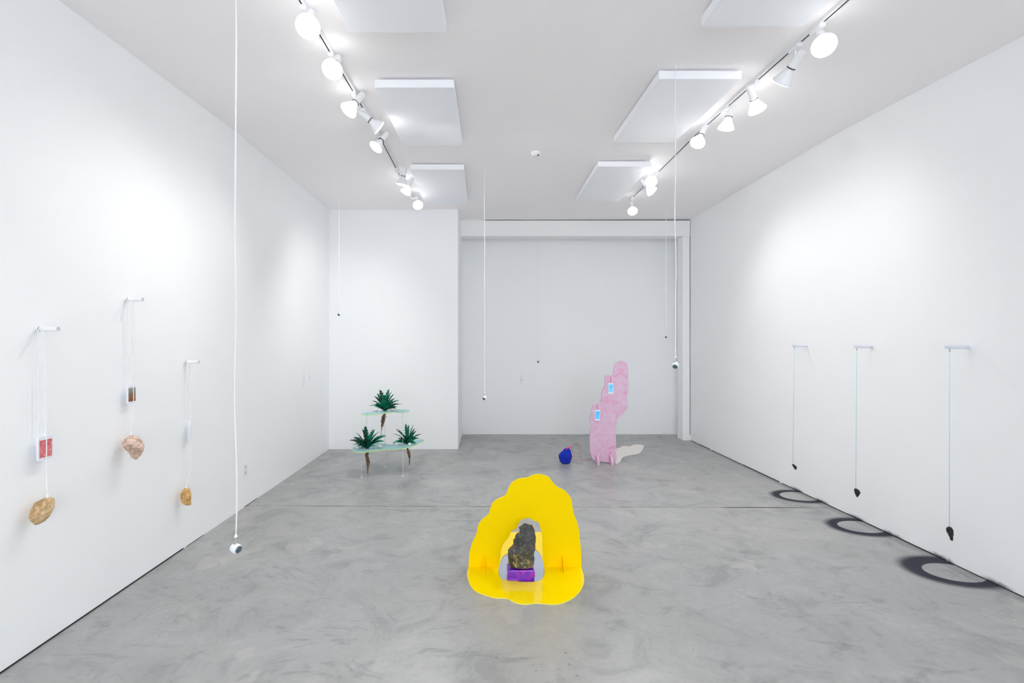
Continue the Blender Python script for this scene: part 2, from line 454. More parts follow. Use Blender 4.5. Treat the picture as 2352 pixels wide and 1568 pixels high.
def make_head(xt, h, side):
    px, py, hh, tgt, label, k = h
    Z = F*hh/(VY-py); face = P(px, py, Z)
    d = (Vector(tgt) - face).normalized()
    rear = face - d*.175
    yt = min(max(rear.y, .2), (YE_L if side == 'left' else YE_R) - .05)
    zt = cz(xt, yt) - .022
    t = thing('track_light', label, 'track light', (xt, yt, zt), group='track lights on the %s track' % side)
    T = Vector((xt, yt, zt)); M = aim(face - T, d)
    bm = bmesh.new(); box(bm, -.017, .017, -.045, .045, -.020, .001, .004); obj('adapter', bm, M_WP, t)
    piv = face - d*.135 - T
    bm = bmesh.new(); tube(bm, [(0, 0, -.018), (0, 0, min(-.030, piv.z*.5)), piv], [.008, .008, .007], 10); obj('stem', bm, M_WP, t, smooth=True)
    bm = bmesh.new(); lathe(bm, [(.004, -.190), (.021, -.188), (.0245, -.180), (.0245, -.100), (.027, -.098), (.027, -.092), (.020, -.090)], 20, M); obj('socket', bm, M_WP, t, smooth=False)
    bm = bmesh.new(); lathe(bm, [(.0272, -.089), (.0272, -.086)], 20, M); obj('socket_ring', bm, M_DARK, t)
    bm = bmesh.new(); lathe(bm, [(.020, -.092), (.022, -.080), (.030, -.062), (.044, -.036), (.055, -.016), (.060, -.005), (.059, 0)], 28, M, cap=False); obj('bulb_body', bm, M_BULBD if ('behind' in label or 'edge-on' in label or 'close pair' in label) else M_BULBW, t, smooth=True)
    bm = bmesh.new(); lathe(bm, [(.059, -.002), (.050, .004), (.03, .008), (.002, .010)], 28, M); obj('bulb_lens', bm, M_EMIT, t, smooth=True)
    ld = bpy.data.lights.new('lamp_beam', 'SPOT'); ld.energy = SPOT_W*k; ld.spot_size = math.radians(100); ld.spot_blend = 1.0
    ld.shadow_soft_size = .03; ld.color = (1.0, .985, .97)
    lo = bpy.data.objects.new('lamp_beam', ld); C.objects.link(lo); lo.parent = t
    lo.matrix_local = aim(face - T + d*.02, -d)
    return yt
YE_L, YE_R = 6.16, 6.26
ly = [(make_head(-.955, h, 'left'),) for h in LEFTH]
ry = [(make_head(1.85, h, 'right'),) for h in RIGHTH]
make_track(-.955, YE_L, ly, 'left')
make_track(1.85, YE_R, ry, 'right')

# smoke detector
q = P(1230, 352, 3.15); q.z = cz(q.x, q.y)
t = thing('smoke_detector', 'small white smoke detector on the middle of the ceiling', 'smoke detector', q)
bm = bmesh.new(); lathe(bm, [(.045, .001), (.047, -.008), (.044, -.018)], 24); obj('base', bm, M_WP, t)
bm = bmesh.new(); lathe(bm, [(.040, -.018), (.041, -.026), (.034, -.036), (.004, -.039)], 24); obj('cover', bm, M_WP, t)
bm = bmesh.new(); box(bm, .018, .030, -.034, -.018, -.042, -.030, .002); obj('indicator', bm, M_DARK, t)

# wall outlet
ow = thing('wall_outlet', 'white wall outlet low on the left wall behind the long cord', 'outlet', (XL, 2.925*H, .337))
bm = bmesh.new(); box(bm, 0, .007, -.040, .040, -.061, .061, .003); obj('cover_plate', bm, M_WP, ow)
for s in (-1, 1):
    bm = bmesh.new(); box(bm, .006, .010, -.017, .017, s*.026-.016, s*.026+.016, .003)
    so = obj('socket', bm, mat('outlet_face', rgb(226, 224, 226), .4), ow)
    bm = bmesh.new()
    for yy in (-.007, .007): box(bm, .0098, .0105, yy-.0015, yy+.0015, s*.026-.006, s*.026+.006)
    obj('slots', bm, M_DARK, so)
bm = bmesh.new(); lathe(bm, [(.003, .0069), (.003, .0082)], 10, Matrix.Rotation(math.pi/2, 4, 'Y')); obj('screw', bm, M_METAL, ow)

# ---------------------------------------------------------------- rocks
def rock_mesh(rows, depth=0.8, seed=0, amp=.08, f1=14.0, facet=.5, n=44, rings=34, off=0.0):
    """rows: (z, x_left, x_right) silhouette from bottom to top; depth: front-back size over width."""
    rows = sorted(rows)
    bm = bmesh.new(); so = Vector((seed*3.17, seed*7.7, seed*1.3))
    z0, z1 = rows[0][0], rows[-1][0]; S = max(z1-z0, max(r[2]-r[1] for r in rows))
    zs = [z0+(z1-z0)*(0.5-0.5*math.cos(math.pi*(0.04+.92*i/(rings-1)))) for i in range(rings)]
    def at(z):
        for a, b in zip(rows, rows[1:]):
            if a[0] <= z <= b[0]:
                t = (z-a[0])/max(1e-9, b[0]-a[0]); return a[1]+(b[1]-a[1])*t, a[2]+(b[2]-a[2])*t
        return rows[-1][1], rows[-1][2]
    rg = []
    for z in zs:
        l, r = at(z); cx = (l+r)/2; hw = (r-l)/2; vs = []
        dcap = min(hw*depth, S*.5*depth)
        for k in range(n):
            a = 2*math.pi*k/n; c, s = math.cos(a), math.sin(a)
            e = .8
            x = cx + hw*math.copysign(abs(c)**e, c); y = off + dcap*math.copysign(abs(s)**e, s)
            p = Vector((x, y, z)); q = p/S*f1*.35 + so
            dv = noise.voronoi(q, distance_metric='DISTANCE')[0]
            dd = amp*S*(facet*(dv[1]-dv[0]-.35)*.8 + (1-facet)*noise.noise(q*1.1) + .35*noise.noise(q*3.1) + .18*noise.noise(q*7.3))
            dr = Vector((c*.9, s, .25*noise.noise(q*2))).normalized()
            vs.append(bm.verts.new(p + dr*dd))
        rg.append(vs)
    for a, b in zip(rg, rg[1:]):
        for k in range(n): bm.faces.new((a[k], a[(k+1)%n], b[(k+1)%n], b[k]))
    for vs, s in ((rg[0], -1), (rg[-1], 1)):
        c = sum((v.co for v in vs), Vector())/n + Vector((0, 0, s*S*.012))
        cv = bm.verts.new(c)
        for k in range(n): bm.faces.new((vs[k], vs[(k+1)%n], cv))
    return bm
def rock_mat(name, cols, sc=30, rough=.85, bmp=.6, spec=None):
    m = mat(name, cols[0], rough); p = objco(m)
    a = noise_n(m, p, sc, 10, .72, .8)
    n = len(cols); c = ramp(m, a, [(.32+.36*i/(n-1), cols[i]) for i in range(n)])
    v = nd(m, 'ShaderNodeTexVoronoi'); v.inputs['Scale'].default_value = sc*2.2; lk(m, p, v.inputs['Vector'])
    c = mixc(m, .24, c, mixc(m, 1.0, c, ramp(m, v.outputs['Distance'], [(.1, (.25, .25, .25, 1)), (.6, (1, 1, 1, 1))]), 'MULTIPLY'))
    if spec:
        g = noise_n(m, p, sc*2.5, 6, .8)
        z = nd(m, 'ShaderNodeSeparateXYZ'); lk(m, p, z.inputs[0])
        k = mth(m, 'MULTIPLY', sstep(m, g, .53, .58), sstep(m, mth(m, 'ADD', z.outputs[2], mth(m, 'MULTIPLY', noise_n(m, p, 12, 3), .12)), spec[1], spec[2], 1, 0))
        c = mixc(m, k, c, spec[0])
    lk(m, c, bs(m).inputs['Base Color']); bump(m, a, bmp, .006)
    return m
M_ROCK_A = rock_mat('tan_stone', [rgb(128, 100, 54), rgb(186, 154, 108), rgb(222, 190, 146), rgb(236, 212, 180)], 24)
M_ROCK_B = rock_mat('pink_stone', [rgb(120, 102, 96), rgb(190, 160, 138), rgb(238, 206, 188), rgb(246, 226, 216)], 34)
M_ROCK_C = rock_mat('ochre_stone', [rgb(120, 92, 40), rgb(196, 152, 88), rgb(226, 184, 120), rgb(236, 206, 160)], 40)
M_COAL = rock_mat('black_stone', [rgb(14, 14, 15), rgb(26, 26, 28), rgb(48, 47, 45)], 60, .6)
M_PYR = rock_mat('dark_ore', [rgb(24, 25, 22), rgb(52, 53, 48), rgb(84, 84, 84), rgb(132, 132, 134)], 16, .38, .9, (rgb(214, 186, 84), .05, .20))
M_BLUE = mat('ultramarine_flock', rgb(8, 40, 172), .95)
bump(M_BLUE, noise_n(M_BLUE, objco(M_BLUE), 60, 5, .7), .5, .004)

def perp_scale(X, Z): return Z/math.hypot(X, Z)
def px_rows(rows, cx, cy, X, Z):        # rows of (py, pxl, pxr) -> local silhouette seen square-on
    c = perp_scale(X, Z); s = Z/F*H
    return [(-(py-cy)*s, (l-cx)*s*c, (r-cx)*s*c) for py, l, r in rows]

# ---------------------------------------------------------------- left wall: pegs, phones, cords, stones
def screen_mat(name, stops, scale, emis, dist=2.0, grad=None):
    m = mat(name, (0, 0, 0, 1), .2); p = objco(m)
    a = noise_n(m, p, scale, 6, .65, dist)
    if grad is not None:
        s = nd(m, 'ShaderNodeSeparateXYZ'); lk(m, p, s.inputs[0])
        a = mth(m, 'ADD', mth(m, 'MULTIPLY', a, .45), sstep(m, s.outputs[2], -grad, grad, .0, .55))
    c = ramp(m, a, stops)
    lk(m, c, bs(m).inputs['Base Color']); lk(m, c, bs(m).inputs['Emission Color']); bs(m).inputs['Emission Strength'].default_value = emis
    return m
M_SCR_RED = screen_mat('red_picture', [(.3, rgb(172, 70, 76)), (.46, rgb(198, 104, 106)), (.58, rgb(214, 132, 132)), (.74, rgb(240, 190, 188))], 32, .12)
M_SCR_BRN = screen_mat('brown_picture', [(.15, rgb(96, 40, 20)), (.36, rgb(140, 84, 50)), (.55, rgb(120, 100, 80)), (.85, rgb(150, 156, 160))], 40, .1, 2, .05)
M_SCR_BLU = screen_mat('blue_picture', [(.28, rgb(30, 120, 165)), (.40, rgb(70, 176, 232)), (.55, rgb(120, 206, 246)), (.72, rgb(205, 238, 252))], 30, .2)
M_SCR_BLU2 = screen_mat('deep_blue_picture', [(.3, rgb(36, 130, 222)), (.45, rgb(84, 178, 244)), (.58, rgb(110, 196, 248)), (.74, rgb(200, 232, 252))], 24, .2)
M_PHONE = mat('phone_white', rgb(236, 238, 245), .3)
M_PEG = mat('white_peg', rgb(243, 243, 245), .5)
M_DOWEL = mat('shaded_white_dowel', rgb(214, 218, 230), .5)  # peg white with the shade on the right dowels put into the colour
M_PEGEND = mat('peg_end', rgb(205, 196, 202), .6)
def make_phone(label, loc, rz, w, h, scr, button=True, group='phones used in the wall and floor works', tilt=0):
    # local: screen faces -y
    t = thing('smartphone', label, 'phone', loc, rz, group)
    t.rotation_euler = (0, tilt, rz)
    bm = bmesh.new(); d = .0095
    r = w*.14; pts = []
    for cx_, cz_, a0 in ((w/2-r, h/2-r, 0), (-w/2+r, h/2-r, 90), (-w/2+r, -h/2+r, 180), (w/2-r, -h/2+r, 270)):
        for k in range(6):
            a = math.radians(a0+18*k); pts.append((cx_+r*math.cos(a), d/2, cz_+r*math.sin(a)))
    sheet(bm, pts, None, (0, -1, 0), d); obj('body', bm, M_PHONE, t)
    bm = bmesh.new()
    zt = h*.36 if button else h*.38; zb = -h*.36
    box(bm, -w*.42, w*.42, -d/2-.0006, -d/2+.001, zb, zt); obj('screen', bm, scr, t)
    bm = bmesh.new(); box(bm, -w*.10, w*.10, -d/2-.0006, -d/2+.001, h*.435, h*.445); obj('earpiece', bm, mat('grey_slot', rgb(150, 152, 158), .5), t)
    bm = bmesh.new(); lathe(bm, [(w*.07, 0), (w*.07, .0008)], 16, Matrix.Translation((0, -d/2, -h*.43)) @ Matrix.Rotation(math.pi/2, 4, 'X') @ Matrix.Scale(.6 if button else 1, 4, (0, 1, 0)))
    obj('home_button', bm, mat('button_grey', rgb(206, 208, 216), .4), t)
    return t
def make_peg(y, z, L, label, group):
    t = thing('wall_peg', label, 'peg', (XL, y, z), 0, group)
    R = Matrix.Rotation(math.pi/2, 4, 'Y')
    bm = bmesh.new(); lathe(bm, [(.0112, -.001), (.0112, L-.001), (.0106, L)], 24, R); obj('dowel', bm, M_PEG, t, smooth=False)
    bm = bmesh.new(); lathe(bm, [(.0104, L), (.0102, L+.0008)], 24, R); obj('end_disc', bm, M_PEGEND, t)
    bm = bmesh.new(); lathe(bm, [(.0114, .008), (.0122, .0085), (.0122, .0105), (.0114, .011)], 24, R); obj('shade_ring', bm, mat('ring_grey', rgb(96, 98, 104), .5), t)  # added dark ring, drawn as the shade inside the cable loops
    return t
def cable(label, strands, r, plugs, name='charging_cable', cat='cable', m=None, group=None):
    t = thing(name, label, cat, strands[0][0], 0, group)
    o = Vector(strands[0][0])
    bm = bmesh.new()
    for s in strands: tube(bm, [Vector(p)-o for p in s], r, 8)
    obj('cord', bm, m or M_CORD, t, smooth=True)
    for (p, d, rr, L) in plugs:
        bm = bmesh.new(); lathe(bm, [(rr*.55, -L*.3), (rr, -L*.05), (rr, L*.9), (rr*.9, L)], 14, aim(Vector(p)-o, d)); obj('plug', bm, M_CORD, t, smooth=True)
    return t
def wob(x, y, z0, z1, amp, seed, n=16):
    return [(x + amp*.4*noise.noise(Vector((seed+3, i*.7, 0))), y + amp*noise.noise(Vector((seed, i*.55, 0))), z0+(z1-z0)*i/n) for i in range(n+1)]
def over(x, y0, y1, z, r=.0125):        # arc over the peg from y0 side to y1 side
    return [(x, (y0+y1)/2 + (y0-y1)/2*math.cos(math.pi*i/8), z + r*math.sin(math.pi*i/8)) for i in range(9)]

def wall_work(tag_, zpeg, ypeg, phone_px, phone_wh, rock_px, rows, X, Zr, rmat, scr, seed, lab, phone_rz=None, depth=.8):
    yp = ypeg
    make_peg(yp, zpeg, .100, lab['peg'], 'white pegs on the left wall')
    xp = XL + .030
    # phone
    px_, py_ = phone_px; Zp = abs(xp)/H*F/(VX-px_); pc = P(px_, py_, Zp)
    rz = math.pi/2 if phone_rz is None else phone_rz
    w_, h_ = phone_wh
    make_phone(lab['phone'], pc, rz, w_, h_, scr, seed == 1)
    # stone
    cx_, cy_ = rock_px
    rc = P(cx_, cy_, Zr)
    rz_ = math.atan2(-X, Zr)
    rws = px_rows(rows, cx_, cy_, X, Zr)
    bm = rock_mesh(rws, depth, seed, amp=.07)
    ro = obj('stone', bm, rmat); ro.location = rc; ro.rotation_euler = (0, 0, rz_)
    tag(ro, lab['stone'], 'stone', 'stones hanging on the left wall')
    # nearest free gap to the wall
    mn = min((ro.matrix_basis @ v.co).x for v in ro.data.vertices)
    ro.location.x += max(0, XL + .002 - mn)
    top = max((v.co for v in ro.data.vertices), key=lambda c: c.z)
    rt = Matrix.Translation(ro.location) @ Matrix.Rotation(rz_, 4, 'Z') @ top
    # cable 1 : phone socket -> up -> over peg -> down in front of the phone -> stone
    xa = XL + .050
    s1 = wob(xp, yp+.013, pc.z + h_/2 + .012, zpeg-.002, .004, seed)
    s1[0] = (pc.x, pc.y, pc.z+h_/2+.012); s1[1] = (pc.x*.7+s1[1][0]*.3, pc.y*.6+s1[1][1]*.4, s1[1][2])
    s1 = s1 + over(xp, yp+.013, yp-.011, zpeg)[1:] 
    dn = wob(xa, yp-.009, zpeg-.004, rt.z+.03, .005, seed+5)
    dn[-1] = (rt.x, rt.y, rt.z+.012); dn[-2] = ((rt.x+dn[-2][0])/2, (rt.y+dn[-2][1])/2, dn[-2][2])
    s1 = s1 + dn[1:]
    # cable 2 : a long slack loop from the peg
    zl = pc.z + h_/2 + .02
    a = wob(XL+.020, yp+.016, zpeg-.002, zl, .008, seed+9); b = wob(XL+.016, yp-.014, zpeg-.002, zl, .008, seed+11)
    loop = list(reversed(b)) + over(XL+.018, yp-.014, yp+.016, zpeg)[1:-1] + a
    cable(lab['cable'], [smooth_open(s1, 3), smooth_open(loop, 3)], .0021, [((pc.x, pc.y, pc.z+h_/2+.012), (0, 0, -1), .0042, .012), ((rt.x, rt.y, rt.z+.012), (0, 0, -1), .006, .016)],
          group='white cables on the left wall')

ZA = 1.467*F/(VX-88)/1.0
wall_work('a', H+(VY-755)*1.579/F*H, 1.579*H, (103, 1029), (.080, .119), (97, 1173),
    [(1202, 82, 90), (1197, 74, 102), (1186, 67.5, 116), (1176, 67, 122), (1165, 71, 125), (1155, 77, 126), (1149, 88, 124), (1145, 100, 118), (1144, 106, 112)],
    -1.42, 1.55, M_ROCK_A, M_SCR_RED, 1,
    dict(peg='white wall peg on the left wall above the red phone, nearest of three', phone='white smartphone with a red picture hanging by the left wall',
         stone='largest tan brown stone hanging low on the left wall under the red phone', cable='white cables looped on the nearest left peg, holding the red phone and tan stone'))
wall_work('b', H+(VY-687.5)*1.966/F*H, 1.966*H, (301.5, 906), (.068, .112), (305, 1029),
    [(1055, 309, 316), (1050, 302, 321), (1040, 296, 328), (1030, 290, 331), (1020, 279.5, 330), (1012, 281, 326), (1006, 287, 320), (1001, 294, 312), (999, 297, 304)],
    -1.42, 1.938, M_ROCK_B, M_SCR_BRN, 2,
    dict(peg='highest of the three white pegs on the left wall', phone='white smartphone with a brown picture, highest on the left wall',
         stone='rough pinkish stone hanging on the left wall, middle of three', cable='white cables looped on the highest left peg above the pinkish stone'), depth=.95)
wall_work('c', H+(VY-831)*2.348/F*H, 2.348*H, (435.5, 990), (.062, .122), (427, 1141),
    [(1160, 427, 440), (1155, 419, 439), (1148, 415, 439), (1138, 414, 440), (1130, 415, 437), (1124, 419, 436), (1121, 423, 433)],
    -1.43, 2.296, M_ROCK_C, M_SCR_BRN, 3,
    dict(peg='lowest of the three white pegs on the left wall, farthest from the camera', phone='thin smartphone seen edge-on by the left wall',
         stone='small ochre stone hanging low on the left wall, farthest of three', cable='white cables looped on the lowest left peg above the ochre stone'), phone_rz=math.atan2(2.342, -1.40)+0.04)

# ---------------------------------------------------------------- right wall: pegs with dowels, teal strings and black stones
M_STRING = mat('teal_string', rgb(176, 226, 234), .6)
def right_work(Z, zc, ang_l, tipX, strX, rows, cx_, cy_, seed, labs):
    y = Z*H; X0 = xr(y); z = H + zc*H
    L = X0 - tipX*H
    t = thing('wall_dowel', labs[0], 'peg', (X0, y, z), 0, 'white dowels on the right wall')
    R = Matrix.Rotation(-math.pi/2, 4, 'Y')
    bm = bmesh.new(); lathe(bm, [(.0124, -.001), (.0124, .012), (.0108, .014), (.0098, L-.001), (.0090, L)], 24, R); obj('dowel', bm, M_DOWEL, t)
    bm = bmesh.new(); lathe(bm, [(.0102, 0), (.0102, .0012)], 20, Matrix.Translation((-L+.012, 0, 0)) @ R)
    obj('end_ring', bm, M_PEGEND, t)
    xs_ = strX*H; c = perp_scale(strX, Z)
    rws = px_rows(rows, cx_, cy_, strX, Z)
    pc = P(cx_, cy_, Z); rz_ = math.atan2(-strX, Z)
    bm = rock_mesh(rws, .8, seed, amp=.09, f1=10, n=30, rings=20)
    ro = obj('stone', bm, M_COAL); ro.location = pc; ro.rotation_euler = (0, 0, rz_)
    tag(ro, labs[2], 'stone', 'black stones hanging on the right wall')
    top = max((v.co for v in ro.data.vertices), key=lambda q: q.z)
    rt = Matrix.Translation(pc) @ Matrix.Rotation(rz_, 4, 'Z') @ top
    s = thing('string', labs[1], 'string', (xs_, y, z-.009), 0, 'teal strings on the right wall')
    bm = bmesh.new()
    ring = [(0, .0105*math.cos(a), .009+.0105*math.sin(a)) for a in [2*math.pi*k/20 for k in range(21)]]
    tube(bm, ring, .0011, 6)
    tube(bm, [(0, 0, -.002), (0, 0, -.03), (rt.x-xs_, rt.y-y, rt.z-z+.007)], .0019, 6); obj('line', bm, M_STRING, s, smooth=True)
    bm = bmesh.new(); tube(bm, [(0, 0, -.004), (0, 0, -.022)], .0024, 8); obj('crimp', bm, mat('crimp_grey', rgb(120, 124, 130), .4, .6), s)
right_work(2.104, -.0246, 0, 1.994, 2.012,
    [(1240, 2184, 2189), (1234, 2181, 2190), (1228, 2178, 2188.5), (1222, 2174, 2190.5), (1216, 2173, 2190), (1211.5, 2174, 2188), (1209.5, 2178, 2183)], 2181.5, 1225, 21,
    ('white dowel on the right wall, nearest to the camera', 'teal string hanging from the nearest right dowel', 'largest black stone, hanging over the nearest black floor ring'))
right_work(2.624, -.0283, 0, 1.991, 2.005,
    [(1141, 1967, 1970), (1136, 1964, 1974), (1130, 1962.5, 1976.5), (1125, 1962, 1974), (1122, 1963, 1968)], 1969, 1131, 22,
    ('white dowel on the right wall, middle of three', 'teal string hanging from the middle right dowel', 'black stone hanging over the middle black floor ring'))
right_work(3.150, -.0284, 0, 1.9876, 2.0003,
    [(1078, 1826, 1829), (1074, 1823, 1830), (1070, 1820, 1829.5), (1066, 1818.5, 1823)], 1824.8, 1072, 23,
    ('white dowel on the right wall, farthest from the camera', 'teal string hanging from the farthest right dowel', 'smallest black stone, hanging over the farthest black floor ring'))

# ---------------------------------------------------------------- cords hanging from the ceiling with small lens gadgets
M_GAD = mat('gadget_white', rgb(240, 241, 244), .22)
M_CHR = mat('chrome_lens', rgb(150, 165, 178), .12, .85)
M_LENS = mat('dark_lens', rgb(84, 100, 114), .08, .3)
def pendant(px, py, Z, path, size, look, label, r=.0031):
    g = P(px, py, Z)
    ztop = cz(g.x, g.y)
    t = thing('hanging_gadget', label, 'pendant', (g.x, g.y, g.z), 0, 'white cords hanging from the ceiling')
    look = Vector(look).normalized(); s = size
    # housing: rounded barrel whose axis follows the lens
    M = aim((0, 0, -s*.55), look)
    bm = bmesh.new(); lathe(bm, [(.10*s, -.52*s), (.30*s, -.48*s), (.41*s, -.34*s), (.45*s, -.1*s), (.45*s, .16*s), (.40*s, .30*s), (.34*s, .34*s)], 24, M); obj('housing', bm, M_GAD, t, smooth=True)
    bm = bmesh.new(); lathe(bm, [(.36*s, .32*s), (.35*s, .40*s), (.28*s, .44*s), (.26*s, .40*s)], 24, M); obj('lens_rim', bm, M_CHR, t, smooth=True)
    bm = bmesh.new(); lathe(bm, [(.27*s, .38*s), (.20*s, .46*s), (.10*s, .49*s), (.01*s, .50*s)], 20, M); obj('lens', bm, M_LENS, t, smooth=True)
    bm = bmesh.new(); lathe(bm, [(.07*s, -.12*s), (.085*s, .0), (.06*s, .02*s)], 12, Matrix.Translation((-.12*s, 0, -.08*s))); obj('eyelet', bm, M_BLACK, t)
    bm = bmesh.new(); tube(bm, [(-.12*s, 0, -.08*s), (0, 0, s*.55)], .05*s, 8); obj('clear_link', bm, M_CLEAR, t, smooth=True)
    bm = bmesh.new(); lathe(bm, [(.16*s, s*.50), (.15*s, s*.60), (.055*s, s*.86)], 14); obj('sleeve', bm, M_CORD, t, smooth=True)
    bm = bmesh.new(); n = 22; pts = []
    for i in range(n+1):
        f = i/n; z = s*.8 + (ztop-g.z-s*.8)*f
        pts.append((path*noise.noise(Vector((px*.37, f*5.0, 0)))*math.sin(math.pi*f)**.5, path*.5*noise.noise(Vector((px*.11, f*4, 3))), z))
    pts[0] = (0, 0, s*.75); pts[-1] = (0, 0, ztop-g.z+.001)
    tube(bm, smooth_open(pts, 3), r, 8); obj('cord', bm, M_CORD, t, smooth=True)
    bm = bmesh.new(); lathe(bm, [(.008, ztop-g.z+.001), (.007, ztop-g.z-.008), (.002, ztop-g.z-.012)], 12); obj('ceiling_hook', bm, M_WP, t)
pendant(542, 1246, 1.53, .012, .050, (.95, -.42, -.12), 'largest white gadget on a cord, hanging lowest and nearest at left', .0034)
pendant(1551.5, 830, 2.10, .010, .046, (-.45, -.75, -.5), 'white gadget on a long cord in front of the right column')
pendant(1113, 908, 3.42, .006, .046, (-.45, -.75, -.5), 'white gadget on a cord hanging low in front of the alcove\'s left edge')
pendant(779, 717.5, 3.76, .004, .040, (-.1, -.9, -.3), 'white gadget on a cord in the left corner above the plants')
pendant(1236, 826.5, 5.02, .003, .044, (-.1, -.9, -.3), 'white gadget on a faint cord in the middle of the alcove')
pendant(1530, 769, 4.26, .004, .040, (-.45, -.75, -.4), 'small white gadget on the thin cord left of the longer right cord')

# ---------------------------------------------------------------- yellow arch sculpture with ore
M_YEL = mat('yellow_acrylic', (1.0, .71, 0, 1), .45, Specular_IOR_Level=.04)
M_YEL2 = mat('yellow_acrylic_edge', rgb(255, 240, 120), .3)
ZY = F/519.0
def yz(u, v, y=None): q = P(1050+u/4.75, 1070+v/4.75, ZY); return q
O = [(122,1112),(126,1050),(133,960),(150,880),(180,800),(208,745),(222,680),(240,625),(275,580),(325,542),(347,515),(360,470),(385,405),(425,368),(470,345),(515,325),(540,295),(560,240),(590,190),(640,150),(700,130),(772,125),(820,98),(880,87),(940,95),(1000,122),(1045,180),(1095,228),(1160,258),(1205,300),(1245,360),(1258,430),(1270,510),(1305,600),(1325,680),(1338,780),(1346,860),(1354,960),(1354,1106)]
Hh = [(452,1106),(462,1050),(474,960),(484,900),(505,845),(545,800),(568,765),(590,715),(650,678),(675,620),(710,583),(790,570),(830,592),(885,615),(900,650),(914,705),(926,760),(930,850),(934,1000),(948,1106)]
def open_smooth_uv(pts, k=3): return [(q.x, q.y) for q in smooth_open([Vector((a, b, 0)) for a, b in pts], k)]
yt0 = ZY*H
YS = thing('arch_sculpture', 'yellow acrylic arch sculpture standing on its wavy yellow base', 'sculpture', (on_z(1205, 1303, 0).x, yt0, 0))
T0 = YS.location.copy()
# one closed outline: up the outside, down into the arch opening (open at the foot)
out = open_smooth_uv(O); inn = open_smooth_uv(Hh)
ring = [yz(u, v) for u, v in out] + [yz(u, v) for u, v in reversed(inn)]
for p in ring: p.z = max(p.z, .006)
bm = bmesh.new(); sheet(bm, [p-T0 for p in ring], None, (0, 1, 0), .006, True)
st = obj('standing_panel', bm, M_YEL, YS); st.data.materials.append(M_YEL2)
# base plate
Bf = [(122,1112),(108,1160),(110,1205),(130,1270),(172,1335),(232,1378),(330,1410),(410,1433),(540,1438),(590,1463),(650,1490),(720,1503),(800,1499),(860,1490),(950,1498),(1050,1505),(1130,1495),(1220,1460),(1300,1405),(1355,1340),(1380,1280),(1385,1215),(1372,1155),(1352,1095)]
Bb = [(1330,1000),(1290,930),(1215,850),(1120,790),(1010,738),(925,722),(780,714),(590,722),(520,745),(440,800),(330,860),(240,930),(160,1010)]
Bh = [(448,1150),(456,1190),(476,1220),(520,1240),(600,1242),(660,1255),(720,1262),(840,1262),(900,1250),(940,1215),(958,1170),(952,1110),(936,1040),(918,985),(895,940),(850,908),(760,890),(640,905),(545,955),(500,985),(478,1030),(455,1100)]
def fl_uv(u, v, z=.006): return on_z(1050+u/4.75, 1070+v/4.75, z)
bo = [Vector((p.x, p.y, .0)) for p in smooth_closed([fl_uv(u, v) for u, v in Bf+Bb], 3)]
bh = [Vector((p.x, p.y, .0)) for p in smooth_closed([fl_uv(u, v) for u, v in Bh], 3)]
M_BASE = mat('yellow_base_acrylic', rgb(255, 222, 0), .12)
bm = bmesh.new(); sheet(bm, [p-T0 for p in bo], [p-T0 for p in bh], (0, 0, 1), .006, True)
bp = obj('base_plate', bm, M_BASE, YS); bp.data.materials.append(M_YEL2)
M_MIR = mat('pale_blue_mirror', rgb(205, 216, 236), .08, .75)
cen = sum(bh, Vector())/len(bh)
bm = bmesh.new(); sheet(bm, [cen + (p-cen)*1.0 - T0 for p in bh], None, (0, 0, 1), .0025)
obj('mirror_inlay', bm, M_MIR, YS)
for u, u2, side in ((293, 293, 0), (1150, 1165, 1)):
    x = yz(u, 1100).x - T0.x
    pts = []
    prof = [(0, .006), (-.098, .006), (-.088, .018), (-.068, .038), (-.040, .056), (-.016, .072), (0, .082), (.010, .078), (.03, .060), (.055, .03), (.07, .006)]
    bm = bmesh.new(); sheet(bm, [Vector((x-.0025, a, b)) for a, b in prof], None, (1, 0, 0), .005)
    obj('bracket', bm, M_YEL, YS)
# purple block and the ore
M_PUR = mat('purple_resin', rgb(128, 20, 190), .25, Coat_Weight=.5)
pp = objco(M_PUR)
cc = ramp(M_PUR, noise_n(M_PUR, pp, 14, 6, .7, 1.5), [(.3, rgb(84, 18, 200)), (.5, rgb(120, 22, 200)), (.62, rgb(168, 26, 190)), (.75, rgb(190, 60, 210))])
lk(M_PUR, cc, bs(M_PUR).inputs['Base Color'])
b0 = fl_uv(548, 1258, .003); b1 = fl_uv(846, 1258, .003)
bm = bmesh.new()
g = bmesh.ops.create_grid(bm, x_segments=1, y_segments=1, size=.1)['verts']
bmesh.ops.delete(bm, geom=g, context='VERTS')
pb_h = .068
box(bm, -(b1.x-b0.x)/2, (b1.x-b0.x)/2, -.052, .052, 0, pb_h, .006)
bmesh.ops.subdivide_edges(bm, edges=bm.edges[:], cuts=4, use_grid_fill=True)
for v in bm.verts:
    v.co.x += .004*noise.noise(v.co*30); v.co.y += .004*noise.noise(v.co*30+Vector((5, 5, 5)))
    if v.co.z > .055: v.co.z += .003*noise.noise(v.co*45)
pc = Vector(((b0.x+b1.x)/2, b0.y+.053, .003))
po = obj('resin_block', bm, M_PUR, loc=pc)
tag(po, 'purple translucent resin block under the dark ore in the yellow arch', 'block')
ZO = (pc.y-.008)/H
rows = [(1131,615,800),(1118,572,828),(1100,560,836),(1040,552,846),(1000,550,842),(960,552,840),(930,556,848),(905,590,852),(880,608,854),(820,615,857),(790,634,856),(760,640,855),(745,643,853),(722,690,850),(700,683,846),(680,681,838),(655,681,832),(640,700,826),(622,712,772),(613,728,752)]
rpx = [(1070+v/4.75, 1050+l/4.75, 1050+r/4.75) for v, l, r in rows]
cxp, cyp = 1050+700/4.75, 1070+1131/4.75
